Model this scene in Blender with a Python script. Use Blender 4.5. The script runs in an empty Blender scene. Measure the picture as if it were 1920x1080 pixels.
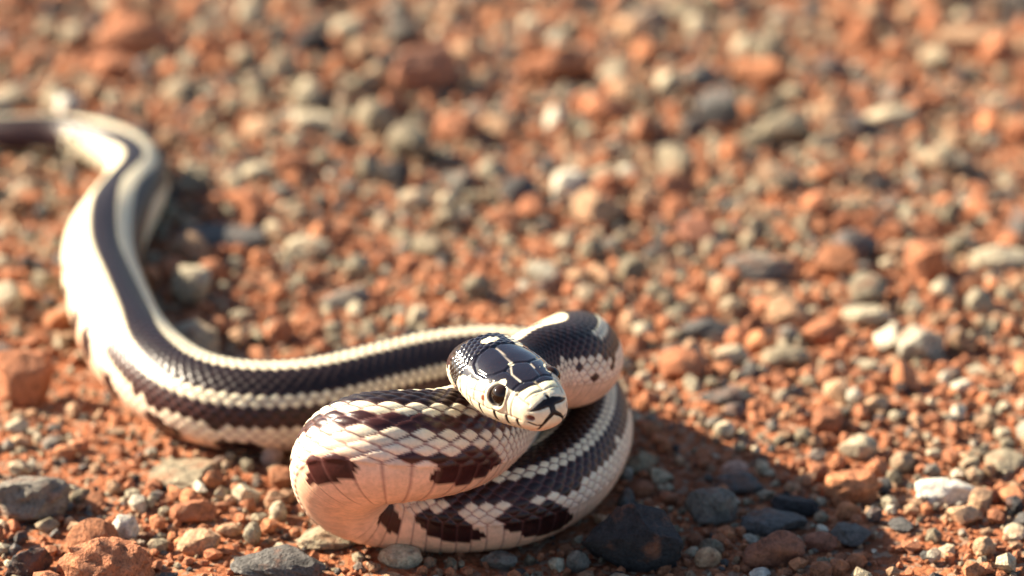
import bpy, bmesh, math, random
import numpy as np

rng = np.random.default_rng(7)
random.seed(7)
MM = 0.001
scene = bpy.context.scene
COL = scene.collection

# ------------------------------------------------------------------ camera
PITCH = math.radians(22.0)
DIST = 1.10
LENS = 134.0
FPX = LENS / 36.0 * 1920.0
CAM = np.array([0.0, -DIST * math.cos(PITCH), DIST * math.sin(PITCH)])
FWD = np.array([0.0, math.cos(PITCH), -math.sin(PITCH)])
UPV = np.array([0.0, math.sin(PITCH), math.cos(PITCH)])
RGT = np.array([1.0, 0.0, 0.0])


def P(px, py, z=0.0):
    """photo pixel -> point (metres) on the horizontal plane at height z (millimetres)"""
    d = FWD + RGT * ((px - 960.0) / FPX) + UPV * ((540.0 - py) / FPX)
    t = (z * MM - CAM[2]) / d[2]
    return CAM + d * t


def project(pts):
    q = np.asarray(pts) - CAM
    dep = q @ FWD
    return np.stack([960 + FPX * (q @ RGT) / dep, 540 - FPX * (q @ UPV) / dep, dep], -1)


cam_data = bpy.data.cameras.new('camera')
cam = bpy.data.objects.new('camera', cam_data)
COL.objects.link(cam)
cam.location = CAM
cam.rotation_euler = (math.pi / 2 - PITCH, 0, 0)
cam_data.lens = LENS
cam_data.sensor_width = 36.0
cam_data.clip_start = 0.01
cam_data.clip_end = 500.0
cam_data.dof.use_dof = True
cam_data.dof.focus_distance = float((P(950, 745, 50) - CAM) @ FWD)
cam_data.dof.aperture_fstop = 7.8
cam_data.dof.aperture_blades = 7
scene.camera = cam

# ------------------------------------------------------------------ light
SUN_EL, SUN_AZ = math.radians(31.0), math.radians(159.0)   # azimuth of the sun, counter-clockwise from +X
sun_dir = np.array([math.cos(SUN_EL) * math.cos(SUN_AZ), math.cos(SUN_EL) * math.sin(SUN_AZ), math.sin(SUN_EL)])
world = bpy.data.worlds.new('World')
scene.world = world
world.use_nodes = True
wn = world.node_tree
sky = wn.nodes.new('ShaderNodeTexSky')
sky.sky_type = 'NISHITA'
sky.sun_disc = False
sky.sun_elevation = SUN_EL
sky.sun_rotation = math.pi / 2 - SUN_AZ
sky.air_density = 1.0
sky.dust_density = 1.0
wn.nodes['Background'].inputs['Strength'].default_value = 0.05
wn.links.new(sky.outputs[0], wn.nodes['Background'].inputs['Color'])

sun_data = bpy.data.lights.new('sun', 'SUN')
sun_data.energy = 5.0
sun_data.angle = math.radians(0.53)
sun_data.color = (1.0, 0.86, 0.66)
sun = bpy.data.objects.new('sun', sun_data)
COL.objects.link(sun)
from mathutils import Vector, Matrix, Quaternion
sun.rotation_euler = Vector(sun_dir).to_track_quat('Z', 'Y').to_euler()
sun.location = (-1, 1, 1.5)

vs = scene.view_settings
vs.view_transform = 'Standard'
vs.look = 'None'
vs.gamma = 1.0
vs.exposure = 1.85
scene.render.engine = 'CYCLES'
scene.cycles.use_denoising = True
scene.cycles.max_bounces = 6
scene.cycles.diffuse_bounces = 2


# ------------------------------------------------------------------ helpers
def hash2(a, b, seed=0.0):
    v = np.sin(a * 127.1 + b * 311.7 + seed * 74.7) * 43758.5453
    return v - np.floor(v)


def vnoise(x, y, seed=0.0):
    ix, iy = np.floor(x), np.floor(y)
    fx, fy = x - ix, y - iy
    fx, fy = fx * fx * (3 - 2 * fx), fy * fy * (3 - 2 * fy)
    a, b = hash2(ix, iy, seed), hash2(ix + 1, iy, seed)
    c, d = hash2(ix, iy + 1, seed), hash2(ix + 1, iy + 1, seed)
    return (a * (1 - fx) + b * fx) * (1 - fy) + (c * (1 - fx) + d * fx) * fy


def sstep(a, b, x):
    t = np.clip((x - a) / (b - a), 0, 1)
    return t * t * (3 - 2 * t)


def mesh_from_arrays(name, verts, faces, color=None, smooth=True, sharp=None):
    """faces: (n,3) or (n,4) int array"""
    me = bpy.data.meshes.new(name)
    n, k = faces.shape
    me.vertices.add(len(verts))
    me.vertices.foreach_set('co', np.ascontiguousarray(verts, dtype=np.float32).ravel())
    me.loops.add(n * k)
    me.loops.foreach_set('vertex_index', np.ascontiguousarray(faces, dtype=np.int32).ravel())
    me.polygons.add(n)
    me.polygons.foreach_set('loop_start', np.arange(0, n * k, k, dtype=np.int32))
    me.update(calc_edges=True)
    me.validate()
    if color is not None:
        at = me.attributes.new('tint', 'FLOAT_COLOR', 'POINT')
        c = np.ones((len(verts), 4), dtype=np.float32)
        c[:, :color.shape[1]] = color
        at.data.foreach_set('color', c.ravel())
    me.polygons.foreach_set('use_smooth', np.full(n, smooth))
    if sharp is not None:
        me.set_sharp_from_angle(angle=sharp)
    return me


def tag(o, label=None, cat=None, group=None, kind=None):
    if label: o['label'] = label
    if cat: o['category'] = cat
    if group: o['group'] = group
    if kind: o['kind'] = kind
    return o


def node_mat(name):
    m = bpy.data.materials.new(name)
    m.use_nodes = True
    nt = m.node_tree
    return m, nt, nt.nodes['Principled BSDF']


def N(nt, kind, **kw):
    n = nt.nodes.new(kind)
    for k, v in kw.items():
        if k in n.inputs: n.inputs[k].default_value = v
        else: setattr(n, k, v)
    return n


def mixc(nt, fac, a, b, mode='MIX'):
    n = nt.nodes.new('ShaderNodeMix')
    n.data_type = 'RGBA'
    n.blend_type = mode
    for sock, v in ((n.inputs[0], fac), (n.inputs[6], a), (n.inputs[7], b)):
        if isinstance(v, bpy.types.NodeSocket): nt.links.new(v, sock)
        elif isinstance(v, (int, float)): sock.default_value = v
        else: sock.default_value = (*v, 1.0)
    return n.outputs[2]


def ramp(nt, src, stops):
    r = nt.nodes.new('ShaderNodeValToRGB')
    e = r.color_ramp.elements
    while len(e) < len(stops): e.new(0.5)
    for el, (p, c) in zip(e, stops):
        el.position = p
        el.color = (c, c, c, 1) if isinstance(c, (int, float)) else (*c, 1)
    nt.links.new(src, r.inputs[0])
    return r.outputs[0]


# ------------------------------------------------------------------ materials
def stone_material(name, use_object_color):
    m, nt, bs = node_mat(name)
    L = nt.links
    geo = N(nt, 'ShaderNodeNewGeometry')
    if use_object_color:
        oi = N(nt, 'ShaderNodeObjectInfo')
        base = oi.outputs['Color']
    else:
        at = N(nt, 'ShaderNodeAttribute', attribute_name='tint')
        base = at.outputs['Color']
    pos = geo.outputs['Position']
    n1 = N(nt, 'ShaderNodeTexNoise', Scale=420.0, Detail=5.0, Roughness=0.65)
    n2 = N(nt, 'ShaderNodeTexNoise', Scale=130.0, Detail=4.0, Roughness=0.6)
    n3 = N(nt, 'ShaderNodeTexNoise', Scale=1500.0, Detail=3.0, Roughness=0.7)
    for n in (n1, n2, n3): L.new(pos, n.inputs['Vector'])
    mott = ramp(nt, n1.outputs[0], [(0.28, 0.42), (0.5, 0.98), (0.75, 1.4)])
    c = mixc(nt, 1.0, base, mott, 'MULTIPLY')
    speck = ramp(nt, n3.outputs[0], [(0.36, 0.6), (0.5, 1.0), (0.68, 1.25)])
    c = mixc(nt, 0.8, c, speck, 'MULTIPLY')
    # rust dust lying in patches on the stones
    dust = ramp(nt, n2.outputs[0], [(0.52, 0.0), (0.70, 0.5)])
    c = mixc(nt, dust, c, (0.42, 0.165, 0.080))
    L.new(c, bs.inputs['Base Color'])
    bs.inputs['Roughness'].default_value = 0.82
    bs.inputs['Specular IOR Level'].default_value = 0.35
    b1 = N(nt, 'ShaderNodeBump', Strength=0.9, Distance=0.0022)
    L.new(n1.outputs[0], b1.inputs['Height'])
    b2 = N(nt, 'ShaderNodeBump', Strength=0.7, Distance=0.0006)
    L.new(n3.outputs[0], b2.inputs['Height'])
    L.new(b1.outputs[0], b2.inputs['Normal'])
    L.new(b2.outputs[0], bs.inputs['Normal'])
    return m


MAT_STONE = stone_material('weathered_stone', True)
MAT_GRAVEL = stone_material('loose_gravel', False)

MAT_SOIL, nt, bs = node_mat('red_clay_soil')
geo = N(nt, 'ShaderNodeNewGeometry')
a = N(nt, 'ShaderNodeTexNoise', Scale=28.0, Detail=6.0, Roughness=0.65)
b = N(nt, 'ShaderNodeTexNoise', Scale=600.0, Detail=5.0, Roughness=0.7)
v = N(nt, 'ShaderNodeTexVoronoi', Scale=520.0)
for n in (a, b, v): nt.links.new(geo.outputs['Position'], n.inputs['Vector'])
c = ramp(nt, a.outputs[0], [(0.3, (0.24, 0.082, 0.038)), (0.52, (0.42, 0.150, 0.066)), (0.72, (0.50, 0.21, 0.105))])
g = ramp(nt, b.outputs[0], [(0.3, 0.45), (0.5, 1.0), (0.7, 1.35)])
c = mixc(nt, 1.0, c, g, 'MULTIPLY')
gr = ramp(nt, v.outputs['Color'], [(0.62, 0.0), (0.72, 0.65)])
c = mixc(nt, gr, c, (0.36, 0.29, 0.21))
nt.links.new(c, bs.inputs['Base Color'])
bs.inputs['Roughness'].default_value = 0.95
bs.inputs['Specular IOR Level'].default_value = 0.2
b1 = N(nt, 'ShaderNodeBump', Strength=1.0, Distance=0.0015)
nt.links.new(v.outputs['Distance'], b1.inputs['Height'])
b1.invert = True
b2 = N(nt, 'ShaderNodeBump', Strength=1.0, Distance=0.0016)
nt.links.new(b.outputs[0], b2.inputs['Height'])
nt.links.new(b1.outputs[0], b2.inputs['Normal'])
nt.links.new(b2.outputs[0], bs.inputs['Normal'])

MAT_SNAKE, nt, bs = node_mat('snake_skin')
at = N(nt, 'ShaderNodeAttribute', attribute_name='tint')
nz = N(nt, 'ShaderNodeTexNoise', Scale=900.0, Detail=3.0)
geo = N(nt, 'ShaderNodeNewGeometry')
nt.links.new(geo.outputs['Position'], nz.inputs['Vector'])
c = mixc(nt, 0.5, at.outputs['Color'], ramp(nt, nz.outputs[0], [(0.3, 0.8), (0.6, 1.1)]), 'MULTIPLY')
nt.links.new(c, bs.inputs['Base Color'])
nt.links.new(at.outputs['Alpha'], bs.inputs['Roughness'])
bs.inputs['Specular IOR Level'].default_value = 0.34
cr_ = N(nt, 'ShaderNodeMapRange')
for nm, v_ in (('From Min', 0.16), ('From Max', 0.28), ('To Min', 1.0), ('To Max', 0.0)): cr_.inputs[nm].default_value = v_
nt.links.new(at.outputs['Alpha'], cr_.inputs['Value'])
nt.links.new(cr_.outputs[0], bs.inputs['Coat Weight'])
bs.inputs['Coat Roughness'].default_value = 0.1
bs.inputs['Coat IOR'].default_value = 1.6
bs.inputs['Subsurface Weight'].default_value = 0.12
bs.inputs['Subsurface Radius'].default_value = (1.0, 0.45, 0.3)
bs.inputs['Subsurface Scale'].default_value = 0.0012
bp = N(nt, 'ShaderNodeBump', Strength=0.25, Distance=0.0002)
nt.links.new(nz.outputs[0], bp.inputs['Height'])
nt.links.new(bp.outputs[0], bs.inputs['Normal'])

MAT_EYE, nt, bs = node_mat('snake_eye')
tc = N(nt, 'ShaderNodeTexCoord')
sx = N(nt, 'ShaderNodeSeparateXYZ')
nt.links.new(tc.outputs['Object'], sx.inputs[0])
c = ramp(nt, sx.outputs['Z'], [(0.0, (0.03, 0.013, 0.006)), (0.0009, (0.02, 0.010, 0.005)), (0.0012, (0.003, 0.003, 0.003))])
nt.links.new(c, bs.inputs['Base Color'])
bs.inputs['Roughness'].default_value = 0.06
bs.inputs['Specular IOR Level'].default_value = 0.35


# ------------------------------------------------------------------ ground
def ground_h(x, y):
    """height of the soil in metres"""
    h = (vnoise(x * 22, y * 22, 1) - 0.5) * 3.2 + (vnoise(x * 70, y * 70, 2) - 0.5) * 1.8 + (vnoise(x * 260, y * 260, 3) - 0.5) * 0.9
    f = sstep(1.4, 0.7, np.hypot(x, y))
    return (h * f - 0.6) * MM


gx = np.concatenate([[-60, -20, -8, -3, -1.5, -0.9, -0.6], np.linspace(-0.45, 0.45, 320), [0.6, 0.9, 1.5, 3, 8, 20, 60]])
gy = np.concatenate([[-60, -20, -8, -3, -1.5, -0.9, -0.5], np.linspace(-0.36, 0.62, 340), [0.8, 1.1, 1.6, 3, 8, 20, 60]])
GX, GY = np.meshgrid(gx, gy)
V = np.stack([GX, GY, ground_h(GX, GY)], -1).reshape(-1, 3)
nx_, ny_ = len(gx), len(gy)
ii = (np.arange(ny_ - 1)[:, None] * nx_ + np.arange(nx_ - 1)[None]).ravel()
F = np.stack([ii, ii + 1, ii + nx_ + 1, ii + nx_], -1)
gm = mesh_from_arrays('ground', V, F)
gm.materials.append(MAT_SOIL)
ground = bpy.data.objects.new('ground', gm)
COL.objects.link(ground)
tag(ground, 'red clay soil under the gravel', kind='structure')

# ------------------------------------------------------------------ snake: path
HEAD_L = 34.0                                   # mm, occiput to snout
head_dir = np.array([0.517, -0.850, -0.04]); head_dir /= np.linalg.norm(head_dir)
HEAD_S = 0.95
HEAD0 = P(1038, 763, 56) / MM - head_dir * HEAD_L * HEAD_S           # occiput centre, mm
hup = np.array([0.0, 0.0, 1.0]); hup -= hup @ head_dir * head_dir; hup /= np.linalg.norm(hup)
hlat = np.cross(head_dir, hup)                  # to the snake's right
HROLL = math.radians(7.0)
hup, hlat = hup * math.cos(HROLL) + hlat * math.sin(HROLL), hlat * math.cos(HROLL) - hup * math.sin(HROLL)

# pixel x, pixel y, height mm, radius mm, dorsal direction, scale pitch mm
CTRL = [
    # neck, hairpin behind the head, raised loop on the right
    (1012, 686, 42, 10.0, (-0.1, 0.40, 0.92), 1.9),
    (1052, 688, 40, 11.0, (-0.1, 0.45, 0.9), 2.1),
    (1076, 680, 37, 11.6, (-0.35, 0.35, 0.9), 2.2),
    (1078, 668, 30, 11.4, (-0.5, 0.1, 0.9), 2.2),
    (1050, 678, 22, 11.2, (-0.2, -0.1, 1.0), 2.3),
    (1005, 705, 15, 11.3, (0.0, 0.1, 1.0), 2.4),
    (956, 752, 18, 11.6, (0.1, 0.5, 0.9), 2.6),
    # raised coil in front
    (897, 806, 29, 12.2, (0.0, 0.55, 0.84), 3.0),
    (835, 832, 34, 13.0, (0.0, 0.58, 0.81), 3.8),
    (760, 841, 36, 13.5, (0.0, 0.60, 0.80), 4.2),
    (690, 845, 36, 13.6, (0.0, 0.68, 0.73), 3.3),
    (658, 857, 33, 13.3, (0.0, 0.95, 0.35), 2.3),
    (645, 886, 25, 12.8, (0.0, 1.0, 0.05), 2.0),
    (670, 922, 16.5, 12.2, (0.0, 0.96, 0.3), 2.5),
    # lower coil on the ground
    (748, 945, 12.5, 11.7, (0.0, 0.75, 0.66), 3.4),
    (850, 953, 11.2, 11.5, (-0.05, 0.55, 0.84), 3.2),
    (958, 944, 11.2, 11.5, (-0.15, 0.5, 0.86), 3.1),
    (1040, 907, 11.2, 11.5, (-0.35, 0.35, 0.87), 3.0),
    (1088, 852, 11.2, 11.5, (-0.45, 0.15, 0.88), 3.0),
    (1100, 796, 11.2, 11.5, (-0.45, 0.0, 0.88), 2.9),
    (1078, 742, 11.2, 11.5, (-0.3, -0.2, 0.9), 2.9),
    (1020, 706, 11.2, 11.6, (0.0, -0.1, 1.0), 2.8),
    (930, 694, 11.4, 11.8, (0.0, 0.0, 1.0), 2.7),
    (820, 704, 11.6, 11.9, (0.0, 0.0, 1.0), 2.6),
    (700, 732, 11.8, 12.0, (0.0, 0.0, 1.0), 2.6),
    (590, 758, 11.8, 12.0, (0.0, 0.0, 1.0), 2.6),
    (480, 764, 11.8, 12.0, (0.0, 0.0, 1.0), 2.6),
    (382, 749, 11.8, 12.0, (0.05, 0.05, 1.0), 2.6),
    (298, 705, 11.8, 12.0, (0.3, 0.2, 1.0), 2.6),
    (240, 648, 11.8, 11.9, (0.7, 0.2, 0.75), 2.6),
    (210, 585, 11.6, 11.6, (0.75, 0.0, 0.7), 2.6),
    (192, 515, 11.2, 11.2, (0.65, 0.0, 0.8), 2.6),
    (197, 450, 11.0, 11.0, (0.55, 0.0, 0.85), 2.5),
    (230, 394, 10.2, 10.2, (0.3, 0.0, 1.0), 2.5),
    (258, 342, 9.2, 9.2, (0.5, 0.1, 0.9), 2.5),
    (250, 302, 8.4, 8.4, (0.2, -0.1, 1.0), 2.5),
    (198, 272, 7.8, 7.8, (0.0, -0.2, 1.0), 2.4),
    (120, 256, 6.8, 6.8, (0.0, 0.2, 0.97), 2.4),
    (30, 254, 6.2, 6.2, (0.0, 0.25, 0.97), 2.4),
    (-70, 250, 5.4, 5.4, (0.0, 0.0, 1.0), 2.3),
    (-180, 262, 4.6, 4.6, (0.0, 0.0, 1.0), 2.2),
    (-290, 250, 3.7, 3.7, (0.0, 0.0, 1.0), 2.1),
    (-390, 262, 2.7, 2.7, (0.0, 0.0, 1.0), 2.0),
    (-480, 250, 1.6, 1.4, (0.0, 0.0, 1.0), 1.9),
    (-520, 247, 1.0, 0.5, (0.0, 0.0, 1.0), 1.9),
]
pts = [HEAD0 + head_dir * 12, HEAD0 + head_dir * 5, HEAD0, HEAD0 - head_dir * 3 + np.array([1.2, 0, -2.6]),
       HEAD0 + np.array([3.0, 11.5, -10.0]), HEAD0 + np.array([8.5, 21.0, -15.0])]
rad = [8.8, 8.6, 8.4, 8.4, 8.6, 9.2]
ups = [hup, hup, hup, np.array([-0.2, 0.3, 0.9]), np.array([-0.1, 0.7, 0.7]), np.array([0.1, 0.6, 0.8])]
pit = [1.6, 1.6, 1.6, 1.7, 1.7, 1.8]
for (px, py, z, r, u, p) in CTRL:
    pts.append(P(px, py, z) / MM)
    rad.append(r); ups.append(np.array(u) / np.linalg.norm(u)); pit.append(p)
pts, rad, ups, pit = np.array(pts), np.array(rad), np.array(ups), np.array(pit)


def catmull(pts, extra, n_per=60):
    """centripetal Catmull-Rom through pts; extra arrays are interpolated with the same knots"""
    data = np.concatenate([pts] + [e if e.ndim == 2 else e[:, None] for e in extra], 1)
    Pp = np.concatenate([[2 * data[0] - data[1]], data, [2 * data[-1] - data[-2]]])
    out = []
    for i in range(1, len(Pp) - 2):
        p0, p1, p2, p3 = Pp[i - 1:i + 3]
        t0 = 0.0
        t1 = t0 + max(np.linalg.norm((p1 - p0)[:3]), 1e-3) ** 0.5
        t2 = t1 + max(np.linalg.norm((p2 - p1)[:3]), 1e-3) ** 0.5
        t3 = t2 + max(np.linalg.norm((p3 - p2)[:3]), 1e-3) ** 0.5
        t = np.linspace(t1, t2, n_per, endpoint=False)[:, None]
        A1 = (t1 - t) / (t1 - t0) * p0 + (t - t0) / (t1 - t0) * p1
        A2 = (t2 - t) / (t2 - t1) * p1 + (t - t1) / (t2 - t1) * p2
        A3 = (t3 - t) / (t3 - t2) * p2 + (t - t2) / (t3 - t2) * p3
        B1 = (t2 - t) / (t2 - t0) * A1 + (t - t0) / (t2 - t0) * A2
        B2 = (t3 - t) / (t3 - t1) * A2 + (t - t1) / (t3 - t1) * A3
        out.append((t2 - t) / (t2 - t1) * B1 + (t - t1) / (t2 - t1) * B2)
    out.append(data[-1:])
    return np.concatenate(out)


cur = catmull(pts, [rad, ups, pit])
start = 2 * 60                                  # the occiput
seg = np.linalg.norm(np.diff(cur[:, :3], axis=0), axis=1)
arc = np.concatenate([[0], np.cumsum(seg)])
# even resampling and a light smoothing of the curve
s_e = np.arange(0, arc[-1], 0.5)
ev = np.stack([np.interp(s_e, arc, cur[:, k]) for k in range(cur.shape[1])], -1)
K = np.exp(-0.5 * (np.arange(-24, 25) / 7.0) ** 2); K /= K.sum()
pad = np.concatenate([np.repeat(ev[:1], 24, 0) - (np.arange(24, 0, -1)[:, None] * (ev[1] - ev[0])), ev, np.repeat(ev[-1:], 24, 0)])
ev = np.stack([np.convolve(pad[:, k], K, 'valid') for k in range(ev.shape[1])], -1)
s0 = arc[start]
keep = s_e >= s0
ev, s_b = ev[keep], s_e[keep] - s0
a_b = np.concatenate([[0], np.cumsum(np.diff(s_b) / ev[:-1, 7])])      # scale count along the body
FRONT_ROWS = float(np.interp(430.0, s_b, a_b))
aa = np.concatenate([np.arange(0, FRONT_ROWS, 1 / 9.0), np.arange(FRONT_ROWS, a_b[-1], 1 / 4.5)])
body = np.stack([np.interp(aa, a_b, ev[:, k]) for k in range(8)], -1)
sb = np.interp(aa, a_b, s_b)
BC, BR, BU = body[:, :3], body[:, 3], body[:, 4:7]
BT = np.gradient(BC, axis=0); BT /= np.linalg.norm(BT, axis=1)[:, None]     # towards the tail
BU = BU - np.sum(BU * BT, 1)[:, None] * BT
BU /= np.linalg.norm(BU, axis=1)[:, None]
BL = np.cross(-BT, BU)                          # the snake's right

# columns round the body: angle from the back (0) to the belly (180)
ROWDEG = 8.0
half = np.concatenate([np.arange(0, 122.0, 1.6), np.linspace(122.5, 180, 13)[:-1]])
PHI = np.radians(np.concatenate([half, 360 - half[::-1][:-1]]))
PHI = np.concatenate([PHI[:len(half)], [math.pi], PHI[len(half):]])
NP = len(PHI)
phid = np.degrees(np.where(PHI > math.pi, PHI - 2 * math.pi, PHI))   # signed degrees, + = the snake's right


def ring_at(px, py, s0_, s1_):
    q = project(BC * MM)
    d_ = np.hypot(q[:, 0] - px, q[:, 1] - py) + 1e4 * ((sb < s0_) | (sb > s1_))
    return float(aa[int(np.argmin(d_))])


# belly blotches seen in the photograph: scale count, side, half length, upper and lower angle
i_coil = float(sb[int(np.argmin(np.abs(aa - ring_at(760, 841, 60, 300))))])
BLOT = [(ring_at(1036, 688, 20, 100), -1, 1.7, 104, 113), (ring_at(672, 850, i_coil, i_coil + 45), 1, 1.35, 118, 150), (ring_at(818, 838, i_coil - 60, i_coil + 5), 1, 1.8, 98, 146),
        (ring_at(918, 800, i_coil - 70, i_coil), 1, 1.3, 118, 165), (ring_at(700, 934, i_coil + 30, i_coil + 130), -1, 2.0, 122, 158),
        (ring_at(838, 953, i_coil + 60, i_coil + 240), -1, 2.0, 106, 150), (ring_at(970, 938, i_coil + 60, i_coil + 320), -1, 2.0, 100, 150),
        (ring_at(1092, 850, i_coil + 160, i_coil + 380), -1, 1.8, 124, 150)]
BLOT_A = [min(b_[0] for b_ in BLOT) - 4, max(b_[0] for b_ in BLOT) + 3]
S_TAIL_SHADE = float(np.interp(ring_at(160, 262, 700, 2000), aa, sb))  # where the painted shade of the tail flank begins
S_LEFT = float(np.interp(ring_at(262, 678, 500, 2000), aa, sb))
S_NECK = float(np.interp(ring_at(1066, 684, 30, 110), aa, sb))
print('COIL', S_NECK, i_coil, BLOT)


# ---- colours and relief of the scaly body
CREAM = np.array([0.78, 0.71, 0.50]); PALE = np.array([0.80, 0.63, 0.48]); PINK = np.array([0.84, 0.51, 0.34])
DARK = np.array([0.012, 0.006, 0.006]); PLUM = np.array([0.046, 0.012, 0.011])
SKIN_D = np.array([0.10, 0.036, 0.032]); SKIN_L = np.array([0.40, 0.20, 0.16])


def scale_field(A, PH):
    """A: scale count along, PH: signed degrees. Returns id a, id row, distance in cell, edge gap, along offset"""
    B = PH / ROWDEG
    best = np.full(A.shape, 9.0); second = best.copy()
    ca = np.zeros_like(A); cr = np.zeros_like(A); off = np.zeros_like(A)
    r0 = np.round(B)
    for dr in (-1, 0, 1):
        r = r0 + dr
        st = np.where(np.mod(r, 2) == 0, 0.0, 0.5)
        k0 = np.round(A - st)
        for dk in (-1, 0, 1):
            cen = k0 + dk + st
            da, db = A - cen, B - r
            d = np.sqrt((da / 0.60) ** 2 + db ** 2)
            better = d < best
            second = np.where(better, best, np.minimum(second, d))
            ca = np.where(better, cen, ca); cr = np.where(better, r, cr); off = np.where(better, da, off)
            best = np.where(better, d, best)
    return ca, cr, best, second - best, off


def body_surface(A, PH, S):
    """colour (n,4 with roughness) and outward relief (mm, before scaling by row width)"""
    aPH = np.abs(PH)
    ca, cr, d, gap, off = scale_field(A, PH)
    acr = np.abs(cr)
    h = hash2(ca, cr, 5.0)
    vent = aPH > 122.0
    # pattern per scale
    jag = (h - 0.5)
    wob = (vnoise(ca * 0.22, np.sign(cr) * 7.0, 11.0) - 0.5) * 1.2
    rr = acr + wob * 0.6 + 0.2 * jag
    light = acr <= 1
    light |= (rr > 6.45) & (rr < 8.55)
    light |= rr + 0.6 * jag > 11.6
    light &= ~((S > -0.5) & (S < 26) & (acr < 12))
    light |= (S > S_LEFT + 12 * jag) & (rr > 8.5)
    neck = (S > -0.5) & (S < S_NECK + 9 * jag)
    light = np.where(neck, (acr <= 1) & (S > 26) | (rr + 0.6 * jag > 10.4), light)
    tail_shade = (S > S_TAIL_SHADE + 14 * jag) & (acr > 1)  # shade of the tail flank painted in: only the back stripe stays pale
    light &= ~tail_shade
    # the raised coil: the lower dark band thins out and breaks up
    coil = sstep(i_coil - 75, i_coil - 45, S) * sstep(i_coil + 60, i_coil + 45, S)
    light |= (coil > 0.5) & (acr >= 7) & (acr <= 8)
    light |= (coil > 0.5) & (acr >= 11) & (hash2(ca, cr, 13.0) > 0.22 * (acr == 12))
    light &= ~((coil > 0.5) & ((acr == 9) | ((acr == 10) & (h > 0.12))))
    light &= ~((hash2(ca, cr, 9.0) > 0.988) & (acr > 9))
    # belly blotches
    k = np.where(vent, 0.6 * (np.floor(A) + 0.5) + 0.4 * A, ca)
    ph_s = np.where(vent, aPH, acr * ROWDEG)
    sgn = np.sign(PH)
    jb = np.where(vent, hash2(np.floor(A), sgn, 6.0), hash2(ca, cr, 6.0)) - 0.5
    blot = np.zeros(A.shape, bool)
    for (b_a, b_s, b_l, b_t, b_b) in BLOT:
        mid, hl = (b_t + b_b) / 2, (b_b - b_t) / 2
        blot |= (sgn == b_s) & (np.abs((k - b_a - 0.03 * (ph_s - mid)) / b_l) ** 2.4 + np.abs((ph_s - mid) / (hl + 9 * jb)) ** 2.4 < 1.1)
    per = 7.0
    kp = np.floor(k / per)
    b_a = (kp + 0.5) * per + (hash2(kp, sgn, 2.0) - 0.5) * 2.5
    mid = 130 + 8 * (hash2(kp, sgn, 4.0) - 0.5)
    hl = 17 + 12 * (hash2(kp, sgn, 7.0) - 0.5)
    other = A > BLOT_A[1]
    blot |= other & (S > 45) & (np.abs((k - b_a) / 2.0) ** 2.4 + np.abs((ph_s - mid) / (hl + 9 * jb)) ** 2.4 < 1.0)
    light = np.where(vent, ~blot, light & ~blot)
    # colours
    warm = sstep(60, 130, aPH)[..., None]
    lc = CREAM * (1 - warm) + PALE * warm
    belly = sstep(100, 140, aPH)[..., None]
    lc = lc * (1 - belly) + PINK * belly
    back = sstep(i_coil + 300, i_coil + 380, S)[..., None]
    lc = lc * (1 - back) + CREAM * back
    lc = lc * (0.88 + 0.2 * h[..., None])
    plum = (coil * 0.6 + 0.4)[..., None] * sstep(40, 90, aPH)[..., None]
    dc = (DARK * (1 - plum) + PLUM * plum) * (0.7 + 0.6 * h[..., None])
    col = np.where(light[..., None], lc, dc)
    # skin between the scales
    w = np.where(light & (aPH < 100), 0.30, 0.22)
    skin = np.where(vent, 0.0, np.maximum(1 - sstep(w * 0.35, w, gap), sstep(0.80, 0.90, d)))
    fa = A - np.floor(A)
    vedge = np.minimum(fa, 1 - fa)
    skin = np.where(vent, (1 - sstep(0.02, 0.07, vedge)) * 0.75, skin)
    sc = np.where(light[..., None], np.where((aPH > 95)[..., None], SKIN_L * 0.95, SKIN_D * 1.3), SKIN_D)
    dark_top = (aPH < 55)
    sc = np.where((dark_top & ~light)[..., None], DARK * 1.6, sc)
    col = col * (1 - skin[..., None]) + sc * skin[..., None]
    rough = np.where(light, 0.42, 0.34) + 0.15 * skin
    # relief: a dome per scale with its tail edge lifted; broad overlapping plates on the belly
    dome = 1 - np.clip(d * 1.12, 0, 1.1) ** 2.2
    rel = 0.44 * dome + 0.34 * off * (1 - skin) - 0.14 * skin
    relv = 0.22 * fa - 0.22 * (1 - sstep(0.0, 0.09, 1 - fa)) * 1.0 - 0.1 * (1 - sstep(0.0, 0.05, vedge))
    rel = np.where(vent, relv, rel)
    return np.concatenate([col, rough[..., None]], -1), rel


A2, PH2 = np.meshgrid(aa, phid, indexing='ij')
S2 = np.repeat(sb[:, None], NP, 1)
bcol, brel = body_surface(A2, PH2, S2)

cs, sn = np.cos(PHI), np.sin(PHI)


def ring(w, top, bot, ex_t, ex_b):
    """superellipse outline: lateral, vertical for every column; arrays (n,) -> (n,NP)"""
    w, top, bot, ex_t, ex_b = [np.atleast_1d(q)[:, None] for q in (w, top, bot, ex_t, ex_b)]
    up = cs[None] >= 0
    ex = np.where(up, ex_t, ex_b)
    hgt = np.where(up, top, bot)
    lat = w * np.sign(sn)[None] * np.abs(sn)[None] ** (2 / ex)
    ver = hgt * np.sign(cs)[None] * np.abs(cs)[None] ** (2 / ex)
    return lat, ver


# head outline by distance from the occiput (mm)
HX = np.array([0, 4, 8, 12, 16, 20, 23, 26, 29, 32, 34.0])
HW = np.array([8.8, 9.7, 10.3, 10.3, 9.8, 8.9, 8.1, 7.2, 6.3, 5.5, 5.0])
HT = np.array([5.2, 5.2, 5.1, 4.9, 4.5, 4.2, 3.8, 3.3, 2.8, 2.1, 1.6])
HB = np.array([8.6, 9.2, 9.8, 10.0, 9.9, 9.5, 9.0, 8.4, 7.8, 7.2, 6.8])


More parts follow.
